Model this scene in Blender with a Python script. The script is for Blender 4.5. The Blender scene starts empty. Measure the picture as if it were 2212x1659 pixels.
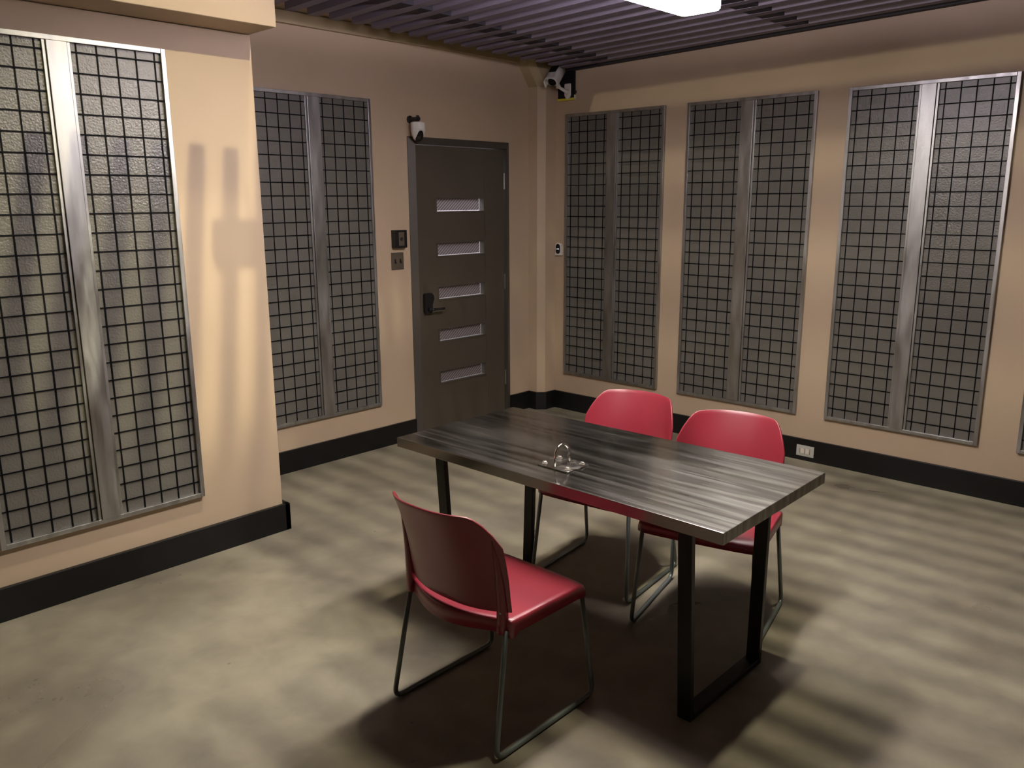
import bpy, bmesh, math, random
from mathutils import Vector, Matrix
random.seed(7)
C = bpy.data.collections.new('room'); bpy.context.scene.collection.children.link(C)
scn = bpy.context.scene
PI = math.pi

# ---------------------------------------------------------------- camera
cam_d = bpy.data.cameras.new('camera'); cam = bpy.data.objects.new('camera', cam_d); C.objects.link(cam)
YAW, PITCH, ROLL, FPX = 0.7567, -0.2187, -0.0054, 1781.29
cam.location = (4.41223, -5.03734, 1.65672)
fw = Vector((-math.sin(YAW)*math.cos(PITCH), math.cos(YAW)*math.cos(PITCH), math.sin(PITCH)))
rt = Vector((math.cos(YAW), math.sin(YAW), 0)); up = rt.cross(fw)
r2 = math.cos(ROLL)*rt + math.sin(ROLL)*up; u2 = -math.sin(ROLL)*rt + math.cos(ROLL)*up
cam.rotation_euler = Matrix((r2, u2, -fw)).transposed().to_euler()
cam_d.sensor_fit = 'HORIZONTAL'; cam_d.sensor_width = 36.0; cam_d.lens = 36.0*FPX/2212.0
cam_d.clip_start = 0.05
scn.camera = cam

# ---------------------------------------------------------------- world, exposure, large lights
w = bpy.data.worlds.new('world'); scn.world = w; w.use_nodes = True
bg = w.node_tree.nodes['Background']; bg.inputs[0].default_value = (0.80, 0.72, 0.62, 1); bg.inputs[1].default_value = 0.006
scn.view_settings.view_transform = 'Standard'; scn.view_settings.look = 'None'
scn.view_settings.exposure = 0.82; scn.view_settings.gamma = 1.0; scn.view_settings.use_curve_mapping = False

def area(name, loc, target, sx, sy, power, col, spread=180):
    d = bpy.data.lights.new(name, 'AREA'); d.shape = 'RECTANGLE'; d.size = sx; d.size_y = sy
    d.energy = power; d.color = col; d.spread = math.radians(spread)
    o = bpy.data.objects.new(name, d); C.objects.link(o); o.location = loc
    o.rotation_euler = (Vector(target)-Vector(loc)).to_track_quat('-Z', 'Y').to_euler(); return o
# high-bay lamps of the hall above the open slats
area('hall_lamp', (3.3, -2.2, 9.7), (2.4, -2.6, 0), 0.34, 0.34, 55, (1.0, 0.92, 0.66), 70)
# narrow spotlight far off in the hall that rakes the forward wall through the battens
sd = bpy.data.lights.new('hall_spotlight', 'SPOT'); sd.energy = 3000; sd.color = (1.0, .90, .56); sd.spot_size = math.radians(8.4); sd.spot_blend = .55; sd.shadow_soft_size = .10
so_ = bpy.data.objects.new('hall_spotlight', sd); C.objects.link(so_); so_.location = (13.0, -2.45, 8.5)
so_.rotation_euler = (Vector((.8, -3.40, 1.55))-Vector(so_.location)).to_track_quat('-Z', 'Y').to_euler()
# lamp of the corridor behind the door
area('corridor_lamp', (-0.75, -0.75, 2.5), (-0.75, -0.75, 0), 0.5, 1.2, 48, (0.72, 0.84, 1.0))

# ---------------------------------------------------------------- materials
def mat(name, col, rough=0.5, metal=0.0, spec=0.5, **k):
    m = bpy.data.materials.new(name); m.use_nodes = True; nt = m.node_tree; b = nt.nodes['Principled BSDF']
    b.inputs['Base Color'].default_value = (*col, 1); b.inputs['Roughness'].default_value = rough
    b.inputs['Metallic'].default_value = metal; b.inputs['Specular IOR Level'].default_value = spec
    if 'coat' in k: b.inputs['Coat Weight'].default_value = k['coat']; b.inputs['Coat Roughness'].default_value = k.get('coat_r', .2)
    vc = k.get('vary')          # (scale, amount)
    nb = k.get('bump')          # (scale, strength, distance)
    tc = nt.nodes.new('ShaderNodeTexCoord')
    if vc:
        mp = nt.nodes.new('ShaderNodeMapping'); mp.inputs['Scale'].default_value = k.get('vscale', (1, 1, 1)); nt.links.new(tc.outputs['Object'], mp.inputs['Vector'])
        n = nt.nodes.new('ShaderNodeTexNoise'); n.inputs['Scale'].default_value = vc[0]; n.inputs['Detail'].default_value = 5
        nt.links.new(mp.outputs[0], n.inputs['Vector'])
        r = nt.nodes.new('ShaderNodeValToRGB'); e = r.color_ramp.elements
        e[0].position = .3; e[1].position = .7
        e[0].color = (*[c*(1-vc[1]) for c in col], 1); e[1].color = (*[min(1, c*(1+vc[1])) for c in col], 1)
        nt.links.new(n.outputs['Fac'], r.inputs[0]); nt.links.new(r.outputs[0], b.inputs['Base Color'])
        if k.get('rvary'):
            mr = nt.nodes.new('ShaderNodeMapRange'); mr.inputs['From Min'].default_value = .3; mr.inputs['From Max'].default_value = .7
            mr.inputs['To Min'].default_value = rough-k['rvary']; mr.inputs['To Max'].default_value = rough+k['rvary']
            nt.links.new(n.outputs['Fac'], mr.inputs['Value']); nt.links.new(mr.outputs[0], b.inputs['Roughness'])
    if nb:
        n = nt.nodes.new('ShaderNodeTexNoise'); n.inputs['Scale'].default_value = nb[0]; n.inputs['Detail'].default_value = 4
        if k.get('bscale'):
            mp = nt.nodes.new('ShaderNodeMapping'); mp.inputs['Scale'].default_value = k['bscale']; nt.links.new(tc.outputs['Object'], mp.inputs['Vector']); nt.links.new(mp.outputs[0], n.inputs['Vector'])
        else: nt.links.new(tc.outputs['Object'], n.inputs['Vector'])
        bp = nt.nodes.new('ShaderNodeBump'); bp.inputs['Strength'].default_value = nb[1]; bp.inputs['Distance'].default_value = nb[2]
        nt.links.new(n.outputs['Fac'], bp.inputs['Height']); nt.links.new(bp.outputs[0], b.inputs['Normal'])
    return m

M = {}
M['wall'] = mat('wall_paint', (.45, .348, .245), .55, spec=.3, vary=(1.3, .04), bump=(160, .12, .002))
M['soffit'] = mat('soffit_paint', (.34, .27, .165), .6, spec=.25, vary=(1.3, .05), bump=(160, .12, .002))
M['base'] = mat('baseboard_black', (.006, .006, .0065), .38, spec=.35, vary=(3, .3), rvary=.06, bump=(8, .2, .004))
M['alu'] = mat('brushed_aluminium', (.40, .40, .395), .42, 1.0, vary=(9, .16), vscale=(3, 3, .5), rvary=.09, bump=(14, .12, .003))
M['panel'] = mat('textured_grey_glass', (.115, .110, .097), .33, spec=.75, vary=(2.2, .08), bump=(115, .5, .004))
M['wire'] = mat('black_wire', (.002, .002, .004), .6, spec=.1)
M['door'] = mat('door_paint', (.068, .056, .040), .42, spec=.45, vary=(2.5, .07), bump=(220, .08, .001))
M['doorframe'] = mat('door_frame_paint', (.062, .053, .043), .45, spec=.4, bump=(200, .08, .001))
M['steel'] = mat('hinge_steel', (.45, .44, .42), .3, 1.0)
M['chrome'] = mat('polished_steel', (.78, .76, .72), .12, 1.0)
M['bolt'] = mat('zinc_bolt', (.85, .83, .78), .25, .85)
M['plate'] = mat('worn_steel_plate', (.40, .38, .36), .25, 1.0, vary=(25, .2), rvary=.08)
M['black'] = mat('black_plastic', (.008, .008, .009), .35)
M['blackboard'] = mat('black_board', (.006, .006, .008), .6, spec=.2)
M['white'] = mat('white_plastic', (.68, .66, .62), .35, spec=.4)
M['ivory'] = mat('off_white_plastic', (.60, .55, .46), .4)
M['darkglass'] = mat('dark_lens_glass', (.006, .006, .007), .08)
M['yellow'] = mat('yellow_tape', (.62, .55, .03), .5)
M['tape'] = mat('pale_tape', (.62, .60, .48), .5)
M['red'] = mat('red_plastic', (.215, .014, .028), .39, spec=.75, vary=(5, .06), rvary=.03, bump=(350, .06, .0006))
M['leg'] = mat('grey_chair_tube', (.16, .19, .19), .36, .55, vary=(6, .15))
M['tleg'] = mat('dark_table_steel', (.014, .014, .012), .36, .25, spec=.35, vary=(12, .35), vscale=(4, 4, .4), bump=(20, .1, .002))
M['slat'] = mat('dark_slat_paint', (.130, .110, .138), .5, spec=.3, vary=(2, .2), vscale=(.6, 4, 4))
M['dark_paint'] = mat('dark_ceiling_paint', (.020, .018, .024), .6, spec=.2)
M['corr'] = mat('corridor_paint', (.55, .47, .45), .6)
M['outlet'] = mat('grey_outlet_plate', (.42, .41, .37), .4)
M['swplate'] = mat('brass_grey_plate', (.20, .17, .13), .38, .7)

def concrete():
    m = bpy.data.materials.new('polished_concrete'); m.use_nodes = True; nt = m.node_tree; L = nt.links; b = nt.nodes['Principled BSDF']
    tc = nt.nodes.new('ShaderNodeTexCoord')
    def noise(s, d, dist=0):
        n = nt.nodes.new('ShaderNodeTexNoise'); n.inputs['Scale'].default_value = s; n.inputs['Detail'].default_value = d; n.inputs['Distortion'].default_value = dist
        L.new(tc.outputs['Object'], n.inputs['Vector']); return n
    def ramp(src, a, b_, ca, cb):
        r = nt.nodes.new('ShaderNodeValToRGB'); e = r.color_ramp.elements; e[0].position = a; e[1].position = b_; e[0].color = (*ca, 1); e[1].color = (*cb, 1)
        L.new(src, r.inputs[0]); return r
    def mix(f, a, b_, t='MIX'):
        x = nt.nodes.new('ShaderNodeMix'); x.data_type = 'RGBA'; x.blend_type = t
        if isinstance(f, float): x.inputs[0].default_value = f
        else: L.new(f, x.inputs[0])
        for i, v in ((6, a), (7, b_)):
            if isinstance(v, tuple): x.inputs[i].default_value = (*v, 1)
            else: L.new(v, x.inputs[i])
        return x.outputs[2]
    n1 = noise(1.7, 7, .7); n2 = noise(7, 6, .3)
    c = ramp(n1.outputs['Fac'], .34, .66, (.150, .132, .103), (.235, .212, .165)).outputs[0]
    c2 = ramp(n2.outputs['Fac'], .3, .72, (.80, .79, .78), (1.10, 1.10, 1.08)).outputs[0]
    c = mix(1.0, c, c2, 'MULTIPLY')
    # dark pits and scuffs
    v = nt.nodes.new('ShaderNodeTexVoronoi'); v.inputs['Scale'].default_value = 5.5; L.new(tc.outputs['Object'], v.inputs['Vector'])
    pit = ramp(v.outputs['Distance'], .022, .05, (1, 1, 1), (0, 0, 0)).outputs[0]
    gate = ramp(n2.outputs['Fac'], .50, .56, (0, 0, 0), (.75, .75, .75)).outputs[0]
    c = mix(mix(1.0, pit, gate, 'MULTIPLY'), c, (.055, .048, .036))
    # pale chips
    v2 = nt.nodes.new('ShaderNodeTexVoronoi'); v2.inputs['Scale'].default_value = 3.1; L.new(tc.outputs['Object'], v2.inputs['Vector'])
    chip = ramp(v2.outputs['Distance'], .012, .02, (.9, .9, .9), (0, 0, 0)).outputs[0]
    c = mix(chip, c, (.50, .47, .38))
    L.new(c, b.inputs['Base Color'])
    mr = nt.nodes.new('ShaderNodeMapRange'); mr.inputs['From Min'].default_value = .3; mr.inputs['From Max'].default_value = .7; mr.inputs['To Min'].default_value = .26; mr.inputs['To Max'].default_value = .46
    L.new(n1.outputs['Fac'], mr.inputs['Value']); L.new(mr.outputs[0], b.inputs['Roughness'])
    b.inputs['Specular IOR Level'].default_value = .45
    bp = nt.nodes.new('ShaderNodeBump'); bp.inputs['Strength'].default_value = .12; bp.inputs['Distance'].default_value = .01
    n3 = noise(11, 5); L.new(n3.outputs['Fac'], bp.inputs['Height']); L.new(bp.outputs[0], b.inputs['Normal'])
    return m
M['floor'] = concrete()

def brushed():
    m = bpy.data.materials.new('brushed_stainless'); m.use_nodes = True; nt = m.node_tree; L = nt.links; b = nt.nodes['Principled BSDF']
    b.inputs['Metallic'].default_value = 1.0
    tc = nt.nodes.new('ShaderNodeTexCoord')
    def st(sx, sy, sc, d=5):
        mp = nt.nodes.new('ShaderNodeMapping'); mp.inputs['Scale'].default_value = (sx, sy, 1); mp.inputs['Rotation'].default_value = (0, 0, .03); L.new(tc.outputs['Object'], mp.inputs[0])
        n = nt.nodes.new('ShaderNodeTexNoise'); n.inputs['Scale'].default_value = sc; n.inputs['Detail'].default_value = d; n.inputs['Distortion'].default_value = .1; L.new(mp.outputs[0], n.inputs['Vector']); return n
    a = st(1.0, 20, 2.2); f = st(1.5, 90, 5, 3); g = st(1, 1.6, 2.0, 3)
    add = nt.nodes.new('ShaderNodeMath'); add.operation = 'MULTIPLY_ADD'; add.inputs[1].default_value = .5
    L.new(a.outputs['Fac'], add.inputs[0])
    h = nt.nodes.new('ShaderNodeMath'); h.operation = 'MULTIPLY'; h.inputs[1].default_value = .5; L.new(g.outputs['Fac'], h.inputs[0]); L.new(h.outputs[0], add.inputs[2])
    mr = nt.nodes.new('ShaderNodeMapRange'); mr.inputs['From Min'].default_value = .36; mr.inputs['From Max'].default_value = .62; mr.inputs['To Min'].default_value = .11; mr.inputs['To Max'].default_value = .20
    L.new(add.outputs[0], mr.inputs['Value']); L.new(mr.outputs[0], b.inputs['Roughness'])
    r = nt.nodes.new('ShaderNodeValToRGB'); e = r.color_ramp.elements; e[0].position = .38; e[1].position = .62
    e[0].color = (.23, .22, .20, 1); e[1].color = (.37, .36, .34, 1); L.new(add.outputs[0], r.inputs[0]); L.new(r.outputs[0], b.inputs['Base Color'])
    b2 = nt.nodes.new('ShaderNodeBsdfPrincipled'); b2.inputs['Metallic'].default_value = 1.0; b2.inputs['Roughness'].default_value = .50; b2.inputs['Anisotropic'].default_value = .25; L.new(r.outputs[0], b2.inputs['Base Color'])
    fr = nt.nodes.new('ShaderNodeMapRange'); fr.inputs['From Min'].default_value = .4; fr.inputs['From Max'].default_value = .62; fr.inputs['To Min'].default_value = .03; fr.inputs['To Max'].default_value = .18; L.new(add.outputs[0], fr.inputs['Value'])
    # the duller lobe takes over towards the right end
    sx = nt.nodes.new('ShaderNodeSeparateXYZ'); L.new(tc.outputs['Object'], sx.inputs[0])
    wr = nt.nodes.new('ShaderNodeMapRange'); wr.interpolation_type = 'SMOOTHSTEP'; wr.inputs['From Min'].default_value = .10; wr.inputs['From Max'].default_value = .75; wr.inputs['To Min'].default_value = 0; wr.inputs['To Max'].default_value = .60; L.new(sx.outputs['X'], wr.inputs['Value'])
    wm = nt.nodes.new('ShaderNodeMapRange'); wm.inputs['From Min'].default_value = .40; wm.inputs['From Max'].default_value = .60; wm.inputs['To Min'].default_value = .70; wm.inputs['To Max'].default_value = 1.0; L.new(a.outputs['Fac'], wm.inputs['Value'])
    w2 = nt.nodes.new('ShaderNodeMath'); w2.operation = 'MULTIPLY'; L.new(wr.outputs[0], w2.inputs[0]); L.new(wm.outputs[0], w2.inputs[1])
    w3 = nt.nodes.new('ShaderNodeMath'); w3.operation = 'ADD'; w3.use_clamp = True; L.new(fr.outputs[0], w3.inputs[0]); L.new(w2.outputs[0], w3.inputs[1])
    mx = nt.nodes.new('ShaderNodeMixShader'); L.new(w3.outputs[0], mx.inputs[0]); L.new(b.outputs[0], mx.inputs[1]); L.new(b2.outputs[0], mx.inputs[2]); L.new(mx.outputs[0], nt.nodes['Material Output'].inputs[0])
    bp = nt.nodes.new('ShaderNodeBump'); bp.inputs['Strength'].default_value = .06; bp.inputs['Distance'].default_value = .001
    L.new(f.outputs['Fac'], bp.inputs['Height']); L.new(bp.outputs[0], b.inputs['Normal']); L.new(bp.outputs[0], b2.inputs['Normal'])
    return m
M['brushed'] = brushed()

def emis(name, col, s):
    m = bpy.data.materials.new(name); m.use_nodes = True; nt = m.node_tree; b = nt.nodes['Principled BSDF']
    b.inputs['Base Color'].default_value = (.8, .8, .8, 1); b.inputs['Emission Color'].default_value = (*col, 1); b.inputs['Emission Strength'].default_value = s; return m
M['lens'] = emis('lit_light_lens', (1.0, .92, .84), 70.0)
M['lensside'] = emis('lit_lens_edge', (.95, .86, 1.0), 24.0)
M['slat_glow'] = emis('added_slat_glow', (.95, .84, 1.0), 240.0)  # glow added to brighten the slats above the fixture
M['led'] = emis('small_led', (.9, .95, 1.0), 3.0)

def reeded():
    m = bpy.data.materials.new('ribbed_frosted_glass'); m.use_nodes = True; nt = m.node_tree; L = nt.links; b = nt.nodes['Principled BSDF']
    tc = nt.nodes.new('ShaderNodeTexCoord'); mp = nt.nodes.new('ShaderNodeMapping'); mp.inputs['Rotation'].default_value = (math.radians(50), 0, 0)
    L.new(tc.outputs['Object'], mp.inputs[0])
    wv = nt.nodes.new('ShaderNodeTexWave'); wv.bands_direction = 'Y'; wv.inputs['Scale'].default_value = 18; L.new(mp.outputs[0], wv.inputs['Vector'])
    r = nt.nodes.new('ShaderNodeValToRGB'); e = r.color_ramp.elements; e[0].position = .55; e[1].position = .9; e[0].color = (.20, .175, .17, 1); e[1].color = (.50, .44, .42, 1)
    L.new(wv.outputs['Fac'], r.inputs[0])
    L.new(r.outputs[0], b.inputs['Base Color']); b.inputs['Roughness'].default_value = .35
    tr = nt.nodes.new('ShaderNodeBsdfTranslucent'); L.new(r.outputs[0], tr.inputs[0])
    mx = nt.nodes.new('ShaderNodeMixShader'); mx.inputs[0].default_value = .6
    L.new(b.outputs[0], mx.inputs[1]); L.new(tr.outputs[0], mx.inputs[2]); L.new(mx.outputs[0], nt.nodes['Material Output'].inputs[0])
    return m
M['reed'] = reeded()

# ---------------------------------------------------------------- mesh helpers
def T(o, label, cat, group=None, kind=None):
    if label: o['label'] = label
    if cat: o['category'] = cat
    if group: o['group'] = group
    if kind: o['kind'] = kind
    return o
def empty(name, loc=(0, 0, 0), rz=0):
    o = bpy.data.objects.new(name, None); o.empty_display_size = .1; C.objects.link(o); o.location = loc; o.rotation_euler = (0, 0, rz); return o
def obj(name, bm, m, parent=None, smooth=False, bevel=0, loc=None, seg=2, label=None):
    bmesh.ops.recalc_face_normals(bm, faces=bm.faces)
    me = bpy.data.meshes.new(name); bm.to_mesh(me); bm.free(); me.materials.append(m)
    if smooth:
        for p in me.polygons: p.use_smooth = True
    o = bpy.data.objects.new(name, me); C.objects.link(o)
    if parent: o.parent = parent
    if loc: o.location = loc
    if bevel:
        b = o.modifiers.new('bevel', 'BEVEL'); b.width = bevel; b.segments = seg; b.limit_method = 'ANGLE'; b.angle_limit = math.radians(40)
    if label: o['label'] = label
    return o
def box(bm, x0, x1, y0, y1, z0, z1):
    vs = [bm.verts.new((x, y, z)) for x in (x0, x1) for y in (y0, y1) for z in (z0, z1)]
    for f in ((0, 1, 3, 2), (4, 6, 7, 5), (0, 4, 5, 1), (2, 3, 7, 6), (0, 2, 6, 4), (1, 5, 7, 3)): bm.faces.new([vs[i] for i in f])
    return vs
def bx(*a):
    bm = bmesh.new(); box(bm, *a); return bm
def prism(bm, pts, h, axis=2, base=0):
    def P(a, b, c):
        return {2: (a, b, c), 0: (c, a, b), 1: (a, c, b)}[axis]
    lo = [bm.verts.new(P(a, b, base)) for a, b in pts]; hi = [bm.verts.new(P(a, b, base+h)) for a, b in pts]
    n = len(pts); bm.faces.new(lo[::-1]); bm.faces.new(hi)
    for i in range(n): bm.faces.new((lo[i], lo[(i+1) % n], hi[(i+1) % n], hi[i]))
def hexa(bm, a, b):      # solid between two matching quads
    A = [bm.verts.new(p) for p in a]; B = [bm.verts.new(p) for p in b]
    bm.faces.new(A[::-1]); bm.faces.new(B)
    for i in range(4): bm.faces.new((A[i], A[(i+1) % 4], B[(i+1) % 4], B[i]))
def tube(bm, pts, r, n=12, rs=None):
    pts = [Vector(p) for p in pts]; rings = []
    t0 = (pts[1]-pts[0]).normalized(); ref = Vector((0, 0, 1)) if abs(t0.z) < .9 else Vector((1, 0, 0))
    nrm = t0.cross(ref).normalized()
    for i, p in enumerate(pts):
        t = (pts[min(i+1, len(pts)-1)]-pts[max(i-1, 0)]).normalized()
        nrm = (nrm-t*nrm.dot(t)).normalized(); bn = t.cross(nrm)
        rr = rs[i] if rs else r
        rings.append([bm.verts.new(p+(nrm*math.cos(a)+bn*math.sin(a))*rr) for a in [2*PI*k/n for k in range(n)]])
    for a, b in zip(rings, rings[1:]):
        for k in range(n): bm.faces.new((a[k], a[(k+1) % n], b[(k+1) % n], b[k]))
    bm.faces.new(rings[0][::-1]); bm.faces.new(rings[-1])
def fillet(pts, r, n=6):
    pts = [Vector(p) for p in pts]; out = [pts[0]]
    for a, b, c in zip(pts, pts[1:], pts[2:]):
        d1 = (a-b).normalized(); d2 = (c-b).normalized(); ang = d1.angle(d2); q = r/math.tan(ang/2)
        p1 = b+d1*q; p2 = b+d2*q
        for i in range(n+1):
            t = i/n; out.append(p1*(1-t)**2+b*2*t*(1-t)+p2*t*t)
    out.append(pts[-1]); return out
def lathe(bm, prof, n=24, M4=None):
    rings = []
    for r, z in prof:
        rings.append([bm.verts.new((M4 @ Vector((r*math.cos(2*PI*k/n), r*math.sin(2*PI*k/n), z))) if M4 else (r*math.cos(2*PI*k/n), r*math.sin(2*PI*k/n), z)) for k in range(n)])
    for a, b in zip(rings, rings[1:]):
        for k in range(n): bm.faces.new((a[k], a[(k+1) % n], b[(k+1) % n], b[k]))
    bm.faces.new(rings[0][::-1]); bm.faces.new(rings[-1])
def struct(name, bm, m, label, cat='wall', **k):
    o = obj(name, bm, m, **k); return T(o, label, cat, kind='structure')

# ---------------------------------------------------------------- room shell
DL, DR, DT = -1.369, -0.389, 2.08     # door frame outer
LX = .7946; LE = -2.932               # face and end of the forward wall on the left
HB = .142
bm = bmesh.new(); box(bm, -2.2, 7.0, -8.2, .3, -.12, 0)
struct('floor', bm, M['floor'], 'mottled grey polished concrete floor with pits and chips', 'floor')
bm = bmesh.new()
box(bm, -.14, 0, -3.6, DL, 0, 2.95); box(bm, -.14, 0, DR, .0, 0, 2.95); box(bm, -.14, 0, DL, DR, DT, 2.95)
struct('wall_left', bm, M['wall'], 'tan painted wall around the dark door', 'wall')
bm = bmesh.new(); box(bm, -.14, 7.0, 0, .14, 0, 2.95)
struct('wall_right', bm, M['wall'], 'long tan wall with the row of grid panels on the right', 'wall')
bm = bmesh.new(); box(bm, .02, LX, -8.0, LE, 0, 2.40)
struct('wall_front', bm, M['wall'], 'forward tan wall at the left with one large grid panel', 'wall', bevel=.004)
bm = bmesh.new(); box(bm, .02, 1.018, -8.0, LE, 2.402, 2.53)
struct('trim_1', bm, M['wall'], 'tan beam overhanging the forward left wall', 'beam', bevel=.003)
bm = bmesh.new(); box(bm, 6.85, 7.0, -8.2, 0, 0, 2.95)
struct('wall_side', bm, M['wall'], 'plain tan wall outside the frame on the right', 'wall')
bm = bmesh.new(); box(bm, .0, 7.0, -8.2, -8.0, 0, 2.95)
struct('wall_rear', bm, M['wall'], 'plain tan wall behind the viewer', 'wall')

# corridor behind the door
bm = bmesh.new(); box(bm, -1.5, -1.38, -2.6, .6, 0, 2.6); box(bm, -1.38, -.14, .5, .6, 0, 2.6); box(bm, -1.38, -.14, -2.6, -2.5, 0, 2.6); box(bm, -1.38, -.14, -2.5, .5, 2.55, 2.6)
struct('wall_corridor', bm, M['corr'], 'pale corridor walls glimpsed through the door lites', 'wall')

# corner column with chamfer and slanted top
col = [(0, 0), (0, -.165), (.088, -.165), (.135, -.118), (.135, 0)]
bm = bmesh.new(); prism(bm, col[::-1], 2.49)
struct('trim_2', bm, M['wall'], 'tan chamfered column in the room corner', 'column')
bm = bmesh.new()
lo = [(a, b, 2.49) for a, b in col]; hi = [(0, 0, 2.72), (0, -.165-.17, 2.72), (.088, -.165-.17, 2.72), (.135+.0, -.118-.17, 2.72), (.135, 0, 2.72)]
A = [bm.verts.new(p) for p in lo]; B = [bm.verts.new(p) for p in hi]; bm.faces.new(A[::-1]); bm.faces.new(B)
for i in range(5): bm.faces.new((A[i], A[(i+1) % 5], B[(i+1) % 5], B[i]))
struct('trim_3', bm, M['soffit'], 'slanted tan brace above the corner column', 'brace')
bm = bmesh.new(); box(bm, 0, .03, -2.94, -.30, 2.652, 2.72)
struct('trim_4', bm, M['soffit'], 'tan cornice strip along the top of the left wall', 'trim', bevel=.002)
bm = bmesh.new(); box(bm, .0, .62, -2.94, 0, 2.725, 2.76)
struct('ceiling_edge', bm, M['soffit'], 'tan soffit board above the slat ends', 'ceiling')

# baseboards
bm = bmesh.new(); box(bm, 0, .018, -2.95, DL-.002, 0, HB); box(bm, 0, .018, DR+.002, -.165, 0, HB)
struct('baseboard_left', bm, M['base'], 'black baseboard along the wall beside the door', 'baseboard', bevel=.002)
bm = bmesh.new()
o = [(0, -.181), (.092, -.181), (.151, -.122), (.151, 0), (.135, 0), (.135, -.118), (.088, -.165), (0, -.165)]
prism(bm, o, HB)
struct('baseboard_corner', bm, M['base'], 'black baseboard wrapped round the corner column', 'baseboard')
bm = bmesh.new(); box(bm, .151, 6.85, -.018, 0, 0, HB)
struct('baseboard_right', bm, M['base'], 'black baseboard under the row of right panels', 'baseboard', bevel=.002)
bm = bmesh.new(); box(bm, LX, LX+.022, -8, LE+.03, 0, HB); box(bm, .02, LX+.022, LE, LE+.03, 0, HB)
struct('baseboard_front', bm, M['base'], 'black baseboard along the forward left wall, turning its end', 'baseboard', bevel=.003)

# ---------------------------------------------------------------- grid panels (window-like)
WT, WB = 2.288, .299
def window(name, loc, rz, W, label):
    """local: x along the wall 0..W, -y out of the wall"""
    e = empty(name, loc, rz); T(e, label, 'panel', kind='structure')
    H = WT-WB; fb = .020; mu = .104; c = W/2; P = -.022
    bm = bmesh.new()
    box(bm, 0, fb, P, -.0005, 0, H); box(bm, W-fb, W, P, -.0005, 0, H); box(bm, fb, W-fb, P, -.0005, 0, fb); box(bm, fb, W-fb, P, -.0005, H-fb, H)
    obj('frame', bm, M['alu'], e, bevel=.0015)
    bm = bmesh.new()
    box(bm, c-mu/2+.014, c+mu/2-.014, P-.004, -.0005, fb, H-fb)
    box(bm, c-mu/2, c-mu/2+.0125, P+.003, -.0005, fb, H-fb); box(bm, c+mu/2-.0125, c+mu/2, P+.003, -.0005, fb, H-fb)
    obj('mullion', bm, M['alu'], e, bevel=.0015)
    for a, b in ((fb, c-mu/2), (c+mu/2, W-fb)):
        obj('glass_pane', bx(a, b, -.007, -.0005, fb, H-fb), M['panel'], e)
        bm = bmesh.new(); cell = .0775; m = (a+b)/2; t = .0028; y0, y1 = -.0100, -.0074
        for i in range(5): box(bm, m+(i-2)*cell-t, m+(i-2)*cell+t, y0, y1, fb, H-fb)
        z = H-fb-.034
        while z > fb+.01:
            box(bm, a, b, y0-.0026, y0, z-t, z+t); z -= cell
        obj('wire_grid', bm, M['wire'], e)
    return e
window('window_1', (.244, 0, WB), 0, .882, 'narrow aluminium framed wire grid panel nearest the corner camera')
window('window_2', (1.303, 0, WB), 0, .892, 'middle aluminium framed wire grid panel on the right wall')
window('window_3', (2.382, 0, WB), 0, .877, 'right wall wire grid panel with a bright reflection at its top')
window('window_4', (3.452, 0, WB), 0, .88, 'wire grid panel cut off by the right edge of the photo')
window('window_5', (0, -2.530, WB), PI/2, .856, 'wire grid panel on the left wall beside the door')
window('window_6', (LX, -4.205, WB), PI/2, .858, 'large wire grid panel on the forward left wall')

# ---------------------------------------------------------------- door
d = empty('door_1', (0, 0, 0)); T(d, 'dark olive door with five slim horizontal glass lites', 'door', kind='structure')
fw_ = .048
bm = bmesh.new()
def frame_prof(bm, y0, y1, z1):
    o = [(y0, 0), (y0, z1), (y1, z1), (y1, 0)]; i = [(y0+fw_, 0), (y0+fw_, z1-fw_), (y1-fw_, z1-fw_), (y1-fw_, 0)]
    V = lambda p, x: bm.verts.new((x, p[0], p[1]))
    for k in range(3):
        a0, a1, b0, b1 = o[k], o[k+1], i[k], i[k+1]
        hexa(bm, [(.004, *a0), (.004, *a1), (.026, *b1), (.026, *b0)][::1], [(-.10, *a0), (-.10, *a1), (-.10, *b1), (-.10, *b0)])
frame_prof(bm, DL+.001, DR-.001, DT-.001)
obj('door_frame', bm, M['doorframe'], d)
LY0, LY1 = DL+fw_+.004, DR-fw_-.012
GY0, GY1 = -1.128, -.650
tops = [1.683, 1.374, 1.068, .762, .456]; gh = .105
zc = [.008]+[v for t in tops[::-1] for v in (t-gh, t)]+[DT-fw_-.005]
bm = bmesh.new(); X0, X1 = -.045, 0.0
box(bm, X0, X1, LY0, GY0-.004, zc[0], zc[-1]); box(bm, X0, X1, GY1+.004, LY1, zc[0], zc[-1])
for i in range(0, len(zc), 2): box(bm, X0, X1-.0025, GY0-.004, GY1+.004, zc[i], zc[i+1])
leaf = obj('door_leaf', bm, M['door'], d)
for t in tops:
    z0, z1 = t-gh, t
    bm = bmesh.new(); q = .009
    box(bm, X0-.002, .003, GY0-.004, GY0+q, z0-.0, z1); box(bm, X0-.002, .003, GY1-q, GY1+.004, z0, z1)
    box(bm, X0-.002, .003, GY0+q, GY1-q, z0, z0+q); box(bm, X0-.002, .003, GY0+q, GY1-q, z1-q, z1)
    lf = obj('lite_frame', bm, M['door'], d, bevel=.001)
    obj('glass_pane', bx(-.030, -.025, GY0+q, GY1-q-.024, z0+q+.005, z1-q), M['reed'], lf, label='ribbed frosted glass lite')
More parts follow.
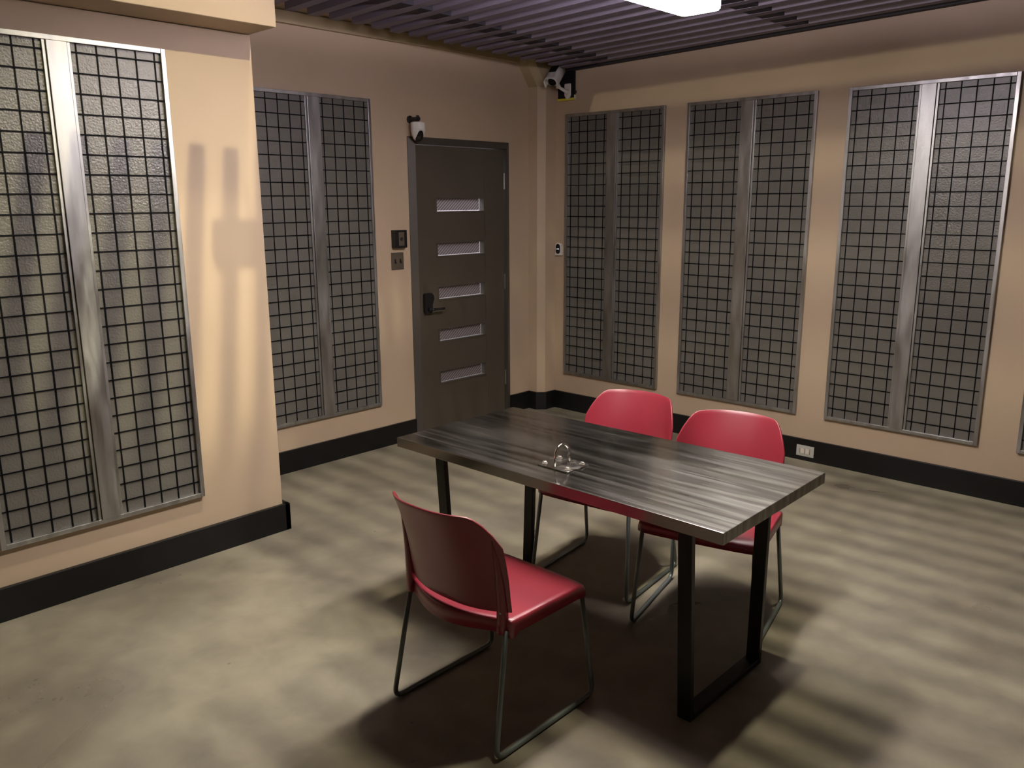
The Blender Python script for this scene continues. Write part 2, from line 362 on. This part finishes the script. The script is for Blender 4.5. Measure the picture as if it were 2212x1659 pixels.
# hinges
for z in (1.80, 1.05, .30):
    bm = bmesh.new(); tube(bm, [(.006, LY1+.005, z-.055), (.006, LY1+.005, z+.055)], .0055, 10); tube(bm, [(.006, LY1+.005, z-.060), (.006, LY1+.005, z+.060)], .003, 8)
    obj('hinge', bm, M['steel'], d, smooth=False)
# lock plate and lever
hy, hz = -1.232, .885
bm = bmesh.new(); prism(bm, [(hy-.038, hz+.01), (hy-.03, hz), (hy+.020, hz), (hy+.030, hz+.012), (hy+.030, hz+.06), (hy+.047, hz+.10), (hy+.044, hz+.122), (hy+.026, hz+.142), (hy-.028, hz+.142), (hy-.038, hz+.132)], .03, 0, 0.0)
hp = obj('door_handle', bm, M['black'], d, bevel=.004, label='black lever handle on a faceted lock plate')
bm = bmesh.new(); tube(bm, [(.028, hy-.004, hz+.030), (.055, hy-.004, hz+.030)], .014, 14)
tube(bm, fillet([(.050, hy-.006, hz+.030), (.062, hy+.004, hz+.030), (.060, hy+.11, hz+.028)], .006), .0085, 10)
obj('lever', bm, M['black'], hp, smooth=True)

# ---------------------------------------------------------------- slatted ceiling
ce = empty('ceiling', (0, 0, 2.6)); T(ce, 'dark slatted ceiling of parallel purple-black battens', 'ceiling', kind='structure')
def zs(x, y): return 2.600+.022*(x-.33)+.022*(-.31-y)
def slat(y, x0, x1, h=.065, wd=.062, m='slat'):
    bm = bmesh.new(); a = []; b = []
    for (yy, dz) in ((y, 0), (y+wd, 0), (y+wd, h), (y, h)):
        a.append((x0, yy, zs(x0, y)+dz-2.6)); b.append((x1, yy, zs(x1, y)+dz-2.6))
    hexa(bm, a, b); return obj('slat', bm, M[m], ce)
PT = .142; ys = []
y = -.180; k = 0
while y > -4.9:
    ys.append(y); x0 = .335 if y > LE+.05 else .985
    if y < LE-.02: x0 = 2.40      # unseen battens cut short here to shape the spotlight's finger shadows
    slat(y, x0+random.uniform(-.008, .008), 6.8); y -= PT
# dark edge batten by the right wall
slat(-.056, .17, 6.8, h=.10, wd=.050, m='dark_paint')
def block_row(x, x2, name='dark_block'):  # row of dark blocks added between the slats as dark patches
    for i, yy in enumerate(ys[:-1]):
        xx = x+(x2-x)*i/10.0
        if i > 14: break
        z = zs(xx, yy)-2.6
        obj(name, bx(xx, xx+.13, yy-PT+.0625, yy-.0005, z+.004, z+.06), M['dark_paint'], ce)
block_row(.62, .72); block_row(2.05, 2.0)

# ---------------------------------------------------------------- hanging light
FX0, FX1, FY0, FY1, FZ = 2.405, 2.600, -3.09, -1.868, 2.40
fl = empty('ceiling_light', ((FX0+FX1)/2, (FY0+FY1)/2, FZ)); T(fl, 'long white glowing light fixture hung above the table', 'light')
hx, hy_ = (FX1-FX0)/2, (FY1-FY0)/2
obj('housing', bx(-hx, hx, -hy_, hy_, .0455, .095), M['white'], fl, bevel=.006)
def rrect(hx, hy, r, n=5):
    out = []
    for cx, cy, a0 in ((hx-r, hy-r, 0), (-hx+r, hy-r, 90), (-hx+r, -hy+r, 180), (hx-r, -hy+r, 270)):
        for i in range(n+1):
            a = math.radians(a0+90*i/n); out.append((cx+r*math.cos(a), cy+r*math.sin(a)))
    return out
bm = bmesh.new(); prism(bm, rrect(hx-.012, hy_-.006, .02), .006, 2, -.002)
obj('lens', bm, M['lens'], fl)
bm = bmesh.new(); prism(bm, rrect(hx-.006, hy_-.003, .022), .040, 2, .0045)
obj('lens_rim', bm, M['lensside'], fl)
obj('added_glow_strip', bx(-hx+.03, hx-.03, -hy_+.04, hy_-.04, .0955, .0985), M['slat_glow'], fl)  # glowing strip added on top of the housing to light the slats
for yy in (-.45, .45):
    bm = bmesh.new(); tube(bm, [(0, yy, .099), (0, yy, .27)], .004, 8); obj('hanger', bm, M['steel'], fl)

# ---------------------------------------------------------------- table
TZ = .74
tb = empty('table', (2.627, -2.70, 0)); T(tb, 'brushed stainless steel table with black frame legs and a steel ring', 'table')
ox, oy = -2.627, -(-2.70)
bm = bmesh.new()
pts = [(1.910, -3.056), (3.352, -3.050), (3.342, -2.338), (1.913, -2.383)]
prism(bm, [(a+ox, b+oy) for a, b in pts], .038, 2, TZ-.038)
obj('tabletop', bm, M['brushed'], tb, bevel=.0015)
zt = TZ-.0385
def leg(x0, x1, yb0, yb1, yt0, yt1):
    bm = bmesh.new()
    hexa(bm, [(x0+ox, yb0+oy, 0), (x1+ox, yb0+oy, 0), (x1+ox, yb1+oy, 0), (x0+ox, yb1+oy, 0)], [(x0+ox, yt0+oy, zt), (x1+ox, yt0+oy, zt), (x1+ox, yt1+oy, zt), (x0+ox, yt1+oy, zt)])
    obj('leg', bm, M['tleg'], tb, bevel=.0025)
for x0, x1, fb_, ft, bb, bt in ((3.150, 3.200, -2.920, -2.965, -2.433, -2.425), (2.033, 2.083, -2.925, -2.968, -2.433, -2.405)):
    leg(x0, x1, fb_, fb_+.022, ft, ft+.022); leg(x0, x1, bb-.022, bb, bt-.022, bt)
    obj('foot_bar', bx(x0+ox, x1+ox, fb_+.0225+oy, bb-.0225+oy, 0, .022), M['tleg'], tb, bevel=.002)
    obj('top_bar', bx(x0+ox, x1+ox, ft+.0225+oy, bt-.0225+oy, zt-.02, zt), M['tleg'], tb, bevel=.002)

# restraint ring bolted on the table
rg = empty('restraint_ring', (2.624, -2.882, TZ+.0003)); T(rg, 'polished steel half ring on a square plate bolted to the table', 'ring')
bm = bmesh.new(); prism(bm, rrect(.072, .062, .012), .004, 2, 0)
obj('base_plate', bm, M['plate'], rg, bevel=.001)
bm = bmesh.new(); pts = [(-.004, -.039, .004), (-.004, -.039, .034)]+[(-.004, -.039*math.cos(a), .034+.041*math.sin(a)) for a in [PI*k/16 for k in range(1, 16)]]+[(-.004, .039, .034), (-.004, .039, .004)]
tube(bm, pts, .0052, 14); obj('ring', bm, M['chrome'], rg, smooth=True)
for px, py in ((-.052, -.038), (-.052, .044), (.052, .044), (.052, -.038)):
    bm = bmesh.new(); lathe(bm, [(.0105, .0042), (.0105, .006)], 20); lathe(bm, [(.0078, .006), (.0078, .011), (.006, .0122)], 6)
    o = obj('bolt', bm, M['bolt'], rg, loc=(px, py, 0))

# ---------------------------------------------------------------- chairs
def make_chair():
    e = empty('chair')
    SW = .236; ST = .433
    # seat
    bm = bmesh.new(); nu, nv = 26, 22; G = []
    def rear(u): return -.160-.072*(1-u*u)**1.7
    def front(u): return .208-.010*abs(u)**4
    for j in range(nv+1):
        v = j/nv; row = []
        for i in range(nu+1):
            u = -1+2*i/nu
            # slightly rounded corners
            cr = .012*max(0, (abs(u)-.9)/.1)**2
            y = rear(u)*(1-v)+front(u)*v
            if v > .9: y -= cr*(v-.9)/.1
            x = u*(SW-.008*(1-v)*.5)
            z = ST-.010*math.sin(PI*v)*(1-u*u)-.016*max(0, (v-.84)/.16)**2
            if v < .12: z += .004*(1-v/.12)*(1-u*u)
            row.append(bm.verts.new((x, y, z)))
        G.append(row)
    for j in range(nv):
        for i in range(nu): bm.faces.new((G[j][i], G[j][i+1], G[j+1][i+1], G[j+1][i]))
    ring = G[0][:]+[G[j][nu] for j in range(1, nv+1)]+G[nv][nu-1::-1]+[G[j][0] for j in range(nv-1, 0, -1)]
    cen = Vector((0, .02, 0)); prev = ring
    for dr, dz in ((.004, -.004), (.006, -.012), (.006, -.044)):
        nr = []
        for vv in ring:
            d_ = Vector((vv.co.x, vv.co.y, 0))-cen; d_.normalize()
            corner = (abs(vv.co.x) > SW*.88 and vv.co.y < -.13)
            z = ST-.0+dz if dz > -.02 else ST+dz-(.012 if corner else 0)-(.004 if vv.co.y > .15 else 0)
            z = vv.co.z+dz if dz > -.02 else z
            nr.append(bm.verts.new((vv.co.x+d_.x*dr, vv.co.y+d_.y*dr, z)))
        n = len(ring)
        for k_ in range(n): bm.faces.new((prev[k_], prev[(k_+1) % n], nr[(k_+1) % n], nr[k_]))
        prev = nr
    s = obj('seat', bm, M['red'], e, smooth=True)
    so = s.modifiers.new('solid', 'SOLIDIFY'); so.thickness = .006; so.offset = -1
    # backrest shell
    bm = bmesh.new(); nu, nv = 30, 20; G = []
    ZB = .455
    for j in range(nv+1):
        v = j/nv; row = []
        for i in range(nu+1):
            u = -1+2*i/nu
            ztop = .783-.010*u*u-.105*max(0, (abs(u)-.70)/.30)**2.2
            zb = ZB-.004*(1-u*u)
            z = zb+(ztop-zb)*v
            h = (z-ZB)/.33
            wd = .226-.006*max(0, h)**2
            x = u*wd
            y = -.153-.010*h-.058*h*h-(.062+.042*h)*(1-abs(u)**2.5)
            if v < .2: y += .004*(1-v/.2)
            row.append(bm.verts.new((x, y, z)))
        G.append(row)
    for j in range(nv):
        for i in range(nu): bm.faces.new((G[j][i], G[j][i+1], G[j+1][i+1], G[j+1][i]))
    bk = obj('backrest', bm, M['red'], e, smooth=True)
    so = bk.modifiers.new('solid', 'SOLIDIFY'); so.thickness = .007; so.offset = 0
    bv = bk.modifiers.new('bevel', 'BEVEL'); bv.width = .002; bv.segments = 2; bv.limit_method = 'ANGLE'; bv.angle_limit = math.radians(50)
    # uprights on both sides of the back
    for sx in (-1, 1):
        bm = bmesh.new(); prev = None; rings = []
        for k_ in range(9):
            t = k_/8; z = .392+(.700-.392)*t; h = max(0, (z-ZB)/.33)
            x = sx*(.208-.006*h*h); y = -.172-.010*h-.058*h*h
            a = .011*(1-.85*t*t); b_ = .015*(1-.85*t*t)
            rings.append([bm.verts.new((x+dx*a, y+dy*b_, z)) for dx, dy in ((-1, -1), (0, -1.15), (1, -1), (1.15, 0), (1, 1), (0, 1.15), (-1, 1), (-1.15, 0))])
        for A_, B_ in zip(rings, rings[1:]):
            for q in range(8): bm.faces.new((A_[q], A_[(q+1) % 8], B_[(q+1) % 8], B_[q]))
        bm.faces.new(rings[0][::-1]); bm.faces.new(rings[-1])
        u_ = obj('upright', bm, M['red'], e, smooth=True)
        bm = bmesh.new(); lathe(bm, [(.004, 0), (.004, .002), (.002, .003)], 12, Matrix.Translation((sx*.214, -.187, .462)) @ Matrix.Rotation(PI/2, 4, 'X'))
        obj('screw', bm, M['steel'], u_)
    # sled frames
    for sx in (-1, 1):
        xt, xb = sx*.218, sx*.240
        bm = bmesh.new()
        tube(bm, fillet([(xt, -.168, .400), (xb, -.240, .0085), (xb, .238, .0085), (xt, .196, .402)], .034), .0085, 14)
        f_ = obj('sled_leg', bm, M['leg'], e, smooth=True)
        for gy in (-.17, .17):
            bm = bmesh.new(); box(bm, xb-.006, xb+.006, gy-.014, gy+.014, .0, .005); obj('glide', bm, M['black'], f_)
    # cross bars under the seat
    for y_ in (-.150, .180):
        bm = bmesh.new(); tube(bm, [(-.213, y_, .398), (.213, y_, .398)], .0075, 12); obj('cross_bar', bm, M['leg'], e, smooth=True)
    return e
def copy_tree(o, par=None):
    c = o.copy(); C.objects.link(c); c.parent = par
    for ch in [x for x in src_children[o.name]]: copy_tree(ch, c)
    return c
ch = make_chair()
src_children = {}
def walk(o):
    src_children[o.name] = list(o.children)
    for q in o.children: walk(q)
bpy.context.view_layer.update(); walk(ch)
G_ = 'red plastic chairs around the table'
ch.location = (2.632, -3.250, 0); ch.rotation_euler = (0, 0, math.radians(0.5))
for loc, a, lab in (((2.312, -2.200, 0), 187, 'red plastic chair tucked behind the table, the one nearer the door'),
                    ((2.866, -2.238, 0), 193, 'red plastic chair tucked behind the table, the one nearer the baseboard outlet')):
    c = copy_tree(ch); c.location = loc; c.rotation_euler = (0, 0, math.radians(a)); T(c, lab, 'chair', G_)
T(ch, 'red plastic sled-base chair in front of the table, its back to the viewer', 'chair', G_)

# ---------------------------------------------------------------- dome camera above the door
dc = empty('dome_camera', (0, -1.34, 2.185)); T(dc, 'white dome security camera on a black arm above the door', 'camera')
bm = bmesh.new()
for p in ((0, 0, .022), (0, 0, -.022)): pass
lathe(bm, [(.026, .0), (.026, .008), (.014, .012)], 8, Matrix.Rotation(PI/2, 4, 'Y'))
lathe(bm, [(.014, .010), (.014, .095)], 14, Matrix.Rotation(PI/2, 4, 'Y'))
tube(bm, [(.082, 0, .022), (.082, 0, -.020)], .010, 12)
obj('arm', bm, M['black'], dc)
bm = bmesh.new(); lathe(bm, [(.030, 0), (.046, -.003), (.048, -.010), (.047, -.046), (.049, -.048)], 32)
obj('dome_cap', bm, M['white'], dc, smooth=True, loc=(.082, 0, -.020))
bm = bmesh.new(); lathe(bm, [(.0478, -.0485), (.046, -.060), (.041, -.085), (.030, -.108), (.016, -.120), (.003, -.123)], 32)
obj('dome_body', bm, M['white'], dc, smooth=True, loc=(.082, 0, -.020))
bm = bmesh.new()
# dark lens window wrapping the lower front
prof = [(.0405, -.062, .30), (.0425, -.078, .42), (.0385, -.096, .75), (.028, -.112, 1.3), (.012, -.1235, 1.8)]
dirn = math.radians(-18); rows = []
for r, z, hw in [(.0488, -.058, .16), (.0478, -.068, .34), (.0452, -.080, .46), (.0405, -.093, .62), (.0325, -.107, .95), (.019, -.120, 1.5), (.004, -.1255, 2.4)]:
    rows.append([bm.verts.new(((r+.0012)*math.cos(dirn+hw*(t/6-1)), (r+.0012)*math.sin(dirn+hw*(t/6-1)), z)) for t in range(13)])
for a, b in zip(rows, rows[1:]):
    for t in range(12): bm.faces.new((a[t], a[t+1], b[t+1], b[t]))
o = obj('lens_cover', bm, M['darkglass'], dc, smooth=True, loc=(.082, 0, -.020)); q = o.modifiers.new('s', 'SOLIDIFY'); q.thickness = .001

# ---------------------------------------------------------------- intercom box, switch plate, sensor, outlet
ib = empty('intercom_box', (0, -1.478, 1.352)); T(ib, 'black box with a grey push button plate on the wall beside the door', 'intercom')
obj('box_body', bx(.0003, .040, -.052, .052, 0, .118), M['black'], ib, bevel=.002)
obj('face_plate', bx(.0403, .0425, -.020, .026, .014, .104), M['swplate'], ib, bevel=.0006)
bm = bmesh.new(); lathe(bm, [(.012, 0), (.012, .003), (.0095, .004)], 20, Matrix.Translation((.0426, .002, .058)) @ Matrix.Rotation(PI/2, 4, 'Y')); obj('button_ring', bm, M['black'], ib)
bm = bmesh.new(); lathe(bm, [(.005, 0), (.0045, .003), (.002, .004)], 16, Matrix.Translation((.0468, .003, .056)) @ Matrix.Rotation(PI/2, 4, 'Y')); obj('button', bm, M['chrome'], ib)
sp = empty('light_switch', (0, -1.486, 1.206)); T(sp, 'two-gang metal switch plate under the black box beside the door', 'switch')
obj('switch_plate', bx(.0003, .007, -.052, .052, 0, .115), M['swplate'], sp, bevel=.002)
for s in (-.022, .022):
    bm = bmesh.new(); hexa(bm, [(.0072, s-.005, .046), (.0072, s+.005, .046), (.0072, s+.005, .072), (.0072, s-.005, .072)], [(.018, s-.004, .042), (.018, s+.004, .042), (.012, s+.004, .056), (.012, s-.004, .056)])
    obj('toggle', bm, M['black'], sp)
    bm = bmesh.new(); lathe(bm, [(.0032, 0), (.0025, .0012)], 10, Matrix.Translation((.0072, s, .092)) @ Matrix.Rotation(PI/2, 4, 'Y')); obj('screw', bm, M['bolt'], sp)
sn = empty('wall_sensor', (.183, 0, 1.235)); T(sn, 'small white rounded sensor with black face on the corner wall', 'sensor')
def stadium(w_, h_, n=8):
    r = w_; out = []
    for k_ in range(n+1): a = PI*k_/n; out.append((r*math.cos(a), h_-r+r*math.sin(a)))
    for k_ in range(n+1): a = PI+PI*k_/n; out.append((r*math.cos(a), r+r*math.sin(a)))
    return out
bm = bmesh.new()
out = [(.031*math.cos(PI*k_/10), .068+.031*math.sin(PI*k_/10)) for k_ in range(11)]+[(-.031, .004), (-.027, 0), (.027, 0), (.031, .004)]
prism(bm, out, .0247, 1, -.025); obj('sensor_body', bm, M['white'], sn, bevel=.003)
bm = bmesh.new(); prism(bm, [(a, b+.012) for a, b in stadium(.0215, .078)], .0016, 1, -.0268); fc = obj('sensor_face', bm, M['darkglass'], sn)
bm = bmesh.new()
for s in (-.007, .007): lathe(bm, [(.0026, 0), (.0022, .0006)], 10, Matrix.Translation((s, -.0269, .050)) @ Matrix.Rotation(PI/2, 4, 'X'))
obj('indicator', bm, M['led'], fc)
ot = empty('outlet', (2.280, -.018, .030)); T(ot, 'grey double power outlet plate set in the black baseboard', 'outlet')
obj('outlet_plate', bx(-.058, .058, -.0052, -.0002, 0, .072), M['outlet'], ot, bevel=.0015)
obj('outlet_insert', bx(-.034, .034, -.008, -.0053, .016, .056), M['outlet'], ot, bevel=.001)
for s in (-.016, .016):
    obj('socket', bx(s-.010, s+.010, -.0095, -.0081, .020, .052), M['ivory'], ot, bevel=.001)
for s in (-.0335, -.0005, .0325): obj('socket_gap', bx(s, s+.001, -.0103, -.0082, .018, .054), M['black'], ot)

# ---------------------------------------------------------------- bullet camera on a black board
bd = empty('mounting_board', (.247, 0, 2.395)); T(bd, 'black mounting board with yellow tape along its bottom edge', 'board')
obj('board', bx(-.077, .077, -.020, -.0003, .010, .198), M['blackboard'], bd)
obj('tape_strip', bx(-.079, .079, -.0225, -.0003, -.006, .0095), M['yellow'], bd, bevel=.001, label='yellow tape strip')
obj('tape_end', bx(.0785, .082, -.021, -.0003, -.004, .030), M['tape'], bd)
obj('cable_clip', bx(.0772, .088, -.016, -.0003, .040, .060), M['black'], bd, bevel=.002)
bc = empty('bullet_camera', (.268, -.021, 2.452)); T(bc, 'white bullet security camera aimed down from the room corner', 'camera')
bm = bmesh.new(); prism(bm, [(-.026, .055), (.026, .055), (.030, .050), (.030, -.030), (.014, -.056), (-.012, -.056), (-.030, -.028), (-.030, .050)], .006, 1, -.0062)
obj('wall_plate', bm, M['white'], bc, bevel=.001)
bm = bmesh.new(); tube(bm, [(0, -.006, -.005), (-.004, -.030, .002), (-.006, -.085, .018), (-.006, -.118, .050)], .011, 12, rs=[.018, .013, .011, .012])
lathe(bm, [(.012, -.018), (.013, 0), (.012, .016)], 16, Matrix.Translation((-.006, -.112, .030)))
obj('bracket_arm', bm, M['white'], bc, smooth=True)
# body axis: from rear-top to front-bottom
ax = Vector((.20, -.74, -.66)).normalized()
side = ax.cross(Vector((0, 0, 1))).normalized(); upv = side.cross(ax).normalized()
if upv.z < 0: upv = -upv; side = -side
ctr = Vector((-.002, -.152, .086))
MB_ = Matrix((side, upv, ax)).transposed().to_4x4(); MB_ = MB_ @ Matrix.Scale(1.12, 4); MB_.translation = ctr
def sec(w_, hh, top=.5, n=20):
    out = []
    for k_ in range(n):
        a = 2*PI*k_/n; c, s_ = math.cos(a), math.sin(a)
        out.append((w_*math.copysign(abs(c)**.65, c), hh*math.copysign(abs(s_)**.65, s_)))
    return out
def loft(bm, secs, Mx, caps=(True, True)):
    R = [[bm.verts.new(Mx @ Vector((a, b, z))) for a, b in s_] for s_, z in secs]
    for A_, B_ in zip(R, R[1:]):
        n = len(A_)
        for q_ in range(n): bm.faces.new((A_[q_], A_[(q_+1) % n], B_[(q_+1) % n], B_[q_]))
    if caps[0]: bm.faces.new(R[0][::-1])
    if caps[1]: bm.faces.new(R[-1])
bm = bmesh.new(); loft(bm, [(sec(.030, .028), -.085), (sec(.035, .033), -.078), (sec(.036, .034), .030), (sec(.034, .031), .050)], MB_)
body = obj('camera_body', bm, M['white'], bc, smooth=True)
bm = bmesh.new(); lathe(bm, [(.029, .0505), (.029, .053), (.022, .054)], 24, MB_); obj('lens', bm, M['darkglass'], body)
bm = bmesh.new(); lathe(bm, [(.036, -.0995), (.041, -.096), (.041, -.086), (.036, -.083)], 24, MB_); obj('rear_cap', bm, M['ivory'], bc, smooth=True)
# sun shield: open sleeve over the top and sides
bm = bmesh.new(); rows = []
for z in (-.080, .0, .060, .082):
    row = []
    for k_ in range(17):
        a = math.radians(-28+236*k_/16); rr = .043 if z < .07 else .044
        c, s_ = math.cos(a), math.sin(a)
        row.append(bm.verts.new(MB_ @ Vector((rr*math.copysign(abs(c)**.7, c), .041*math.copysign(abs(s_)**.7, s_)+.002, z))))
    rows.append(row)
for A_, B_ in zip(rows, rows[1:]):
    for q_ in range(16): bm.faces.new((A_[q_], A_[q_+1], B_[q_+1], B_[q_]))
o = obj('sun_shield', bm, M['white'], bc, smooth=True); q = o.modifiers.new('s', 'SOLIDIFY'); q.thickness = .0025; q.offset = 1
bm = bmesh.new()
vs = [(-.026, .0452, -.055), (.026, .0452, -.055), (.024, .0452, .010), (-.024, .0452, .010)]
hexa(bm, [tuple(MB_ @ Vector((a, b+.0005, c))) for a, b, c in vs], [tuple(MB_ @ Vector((a, b+.003, c))) for a, b, c in vs])
obj('solar_panel', bm, M['darkglass'], bc, label='dark square panel on top of the white shield')
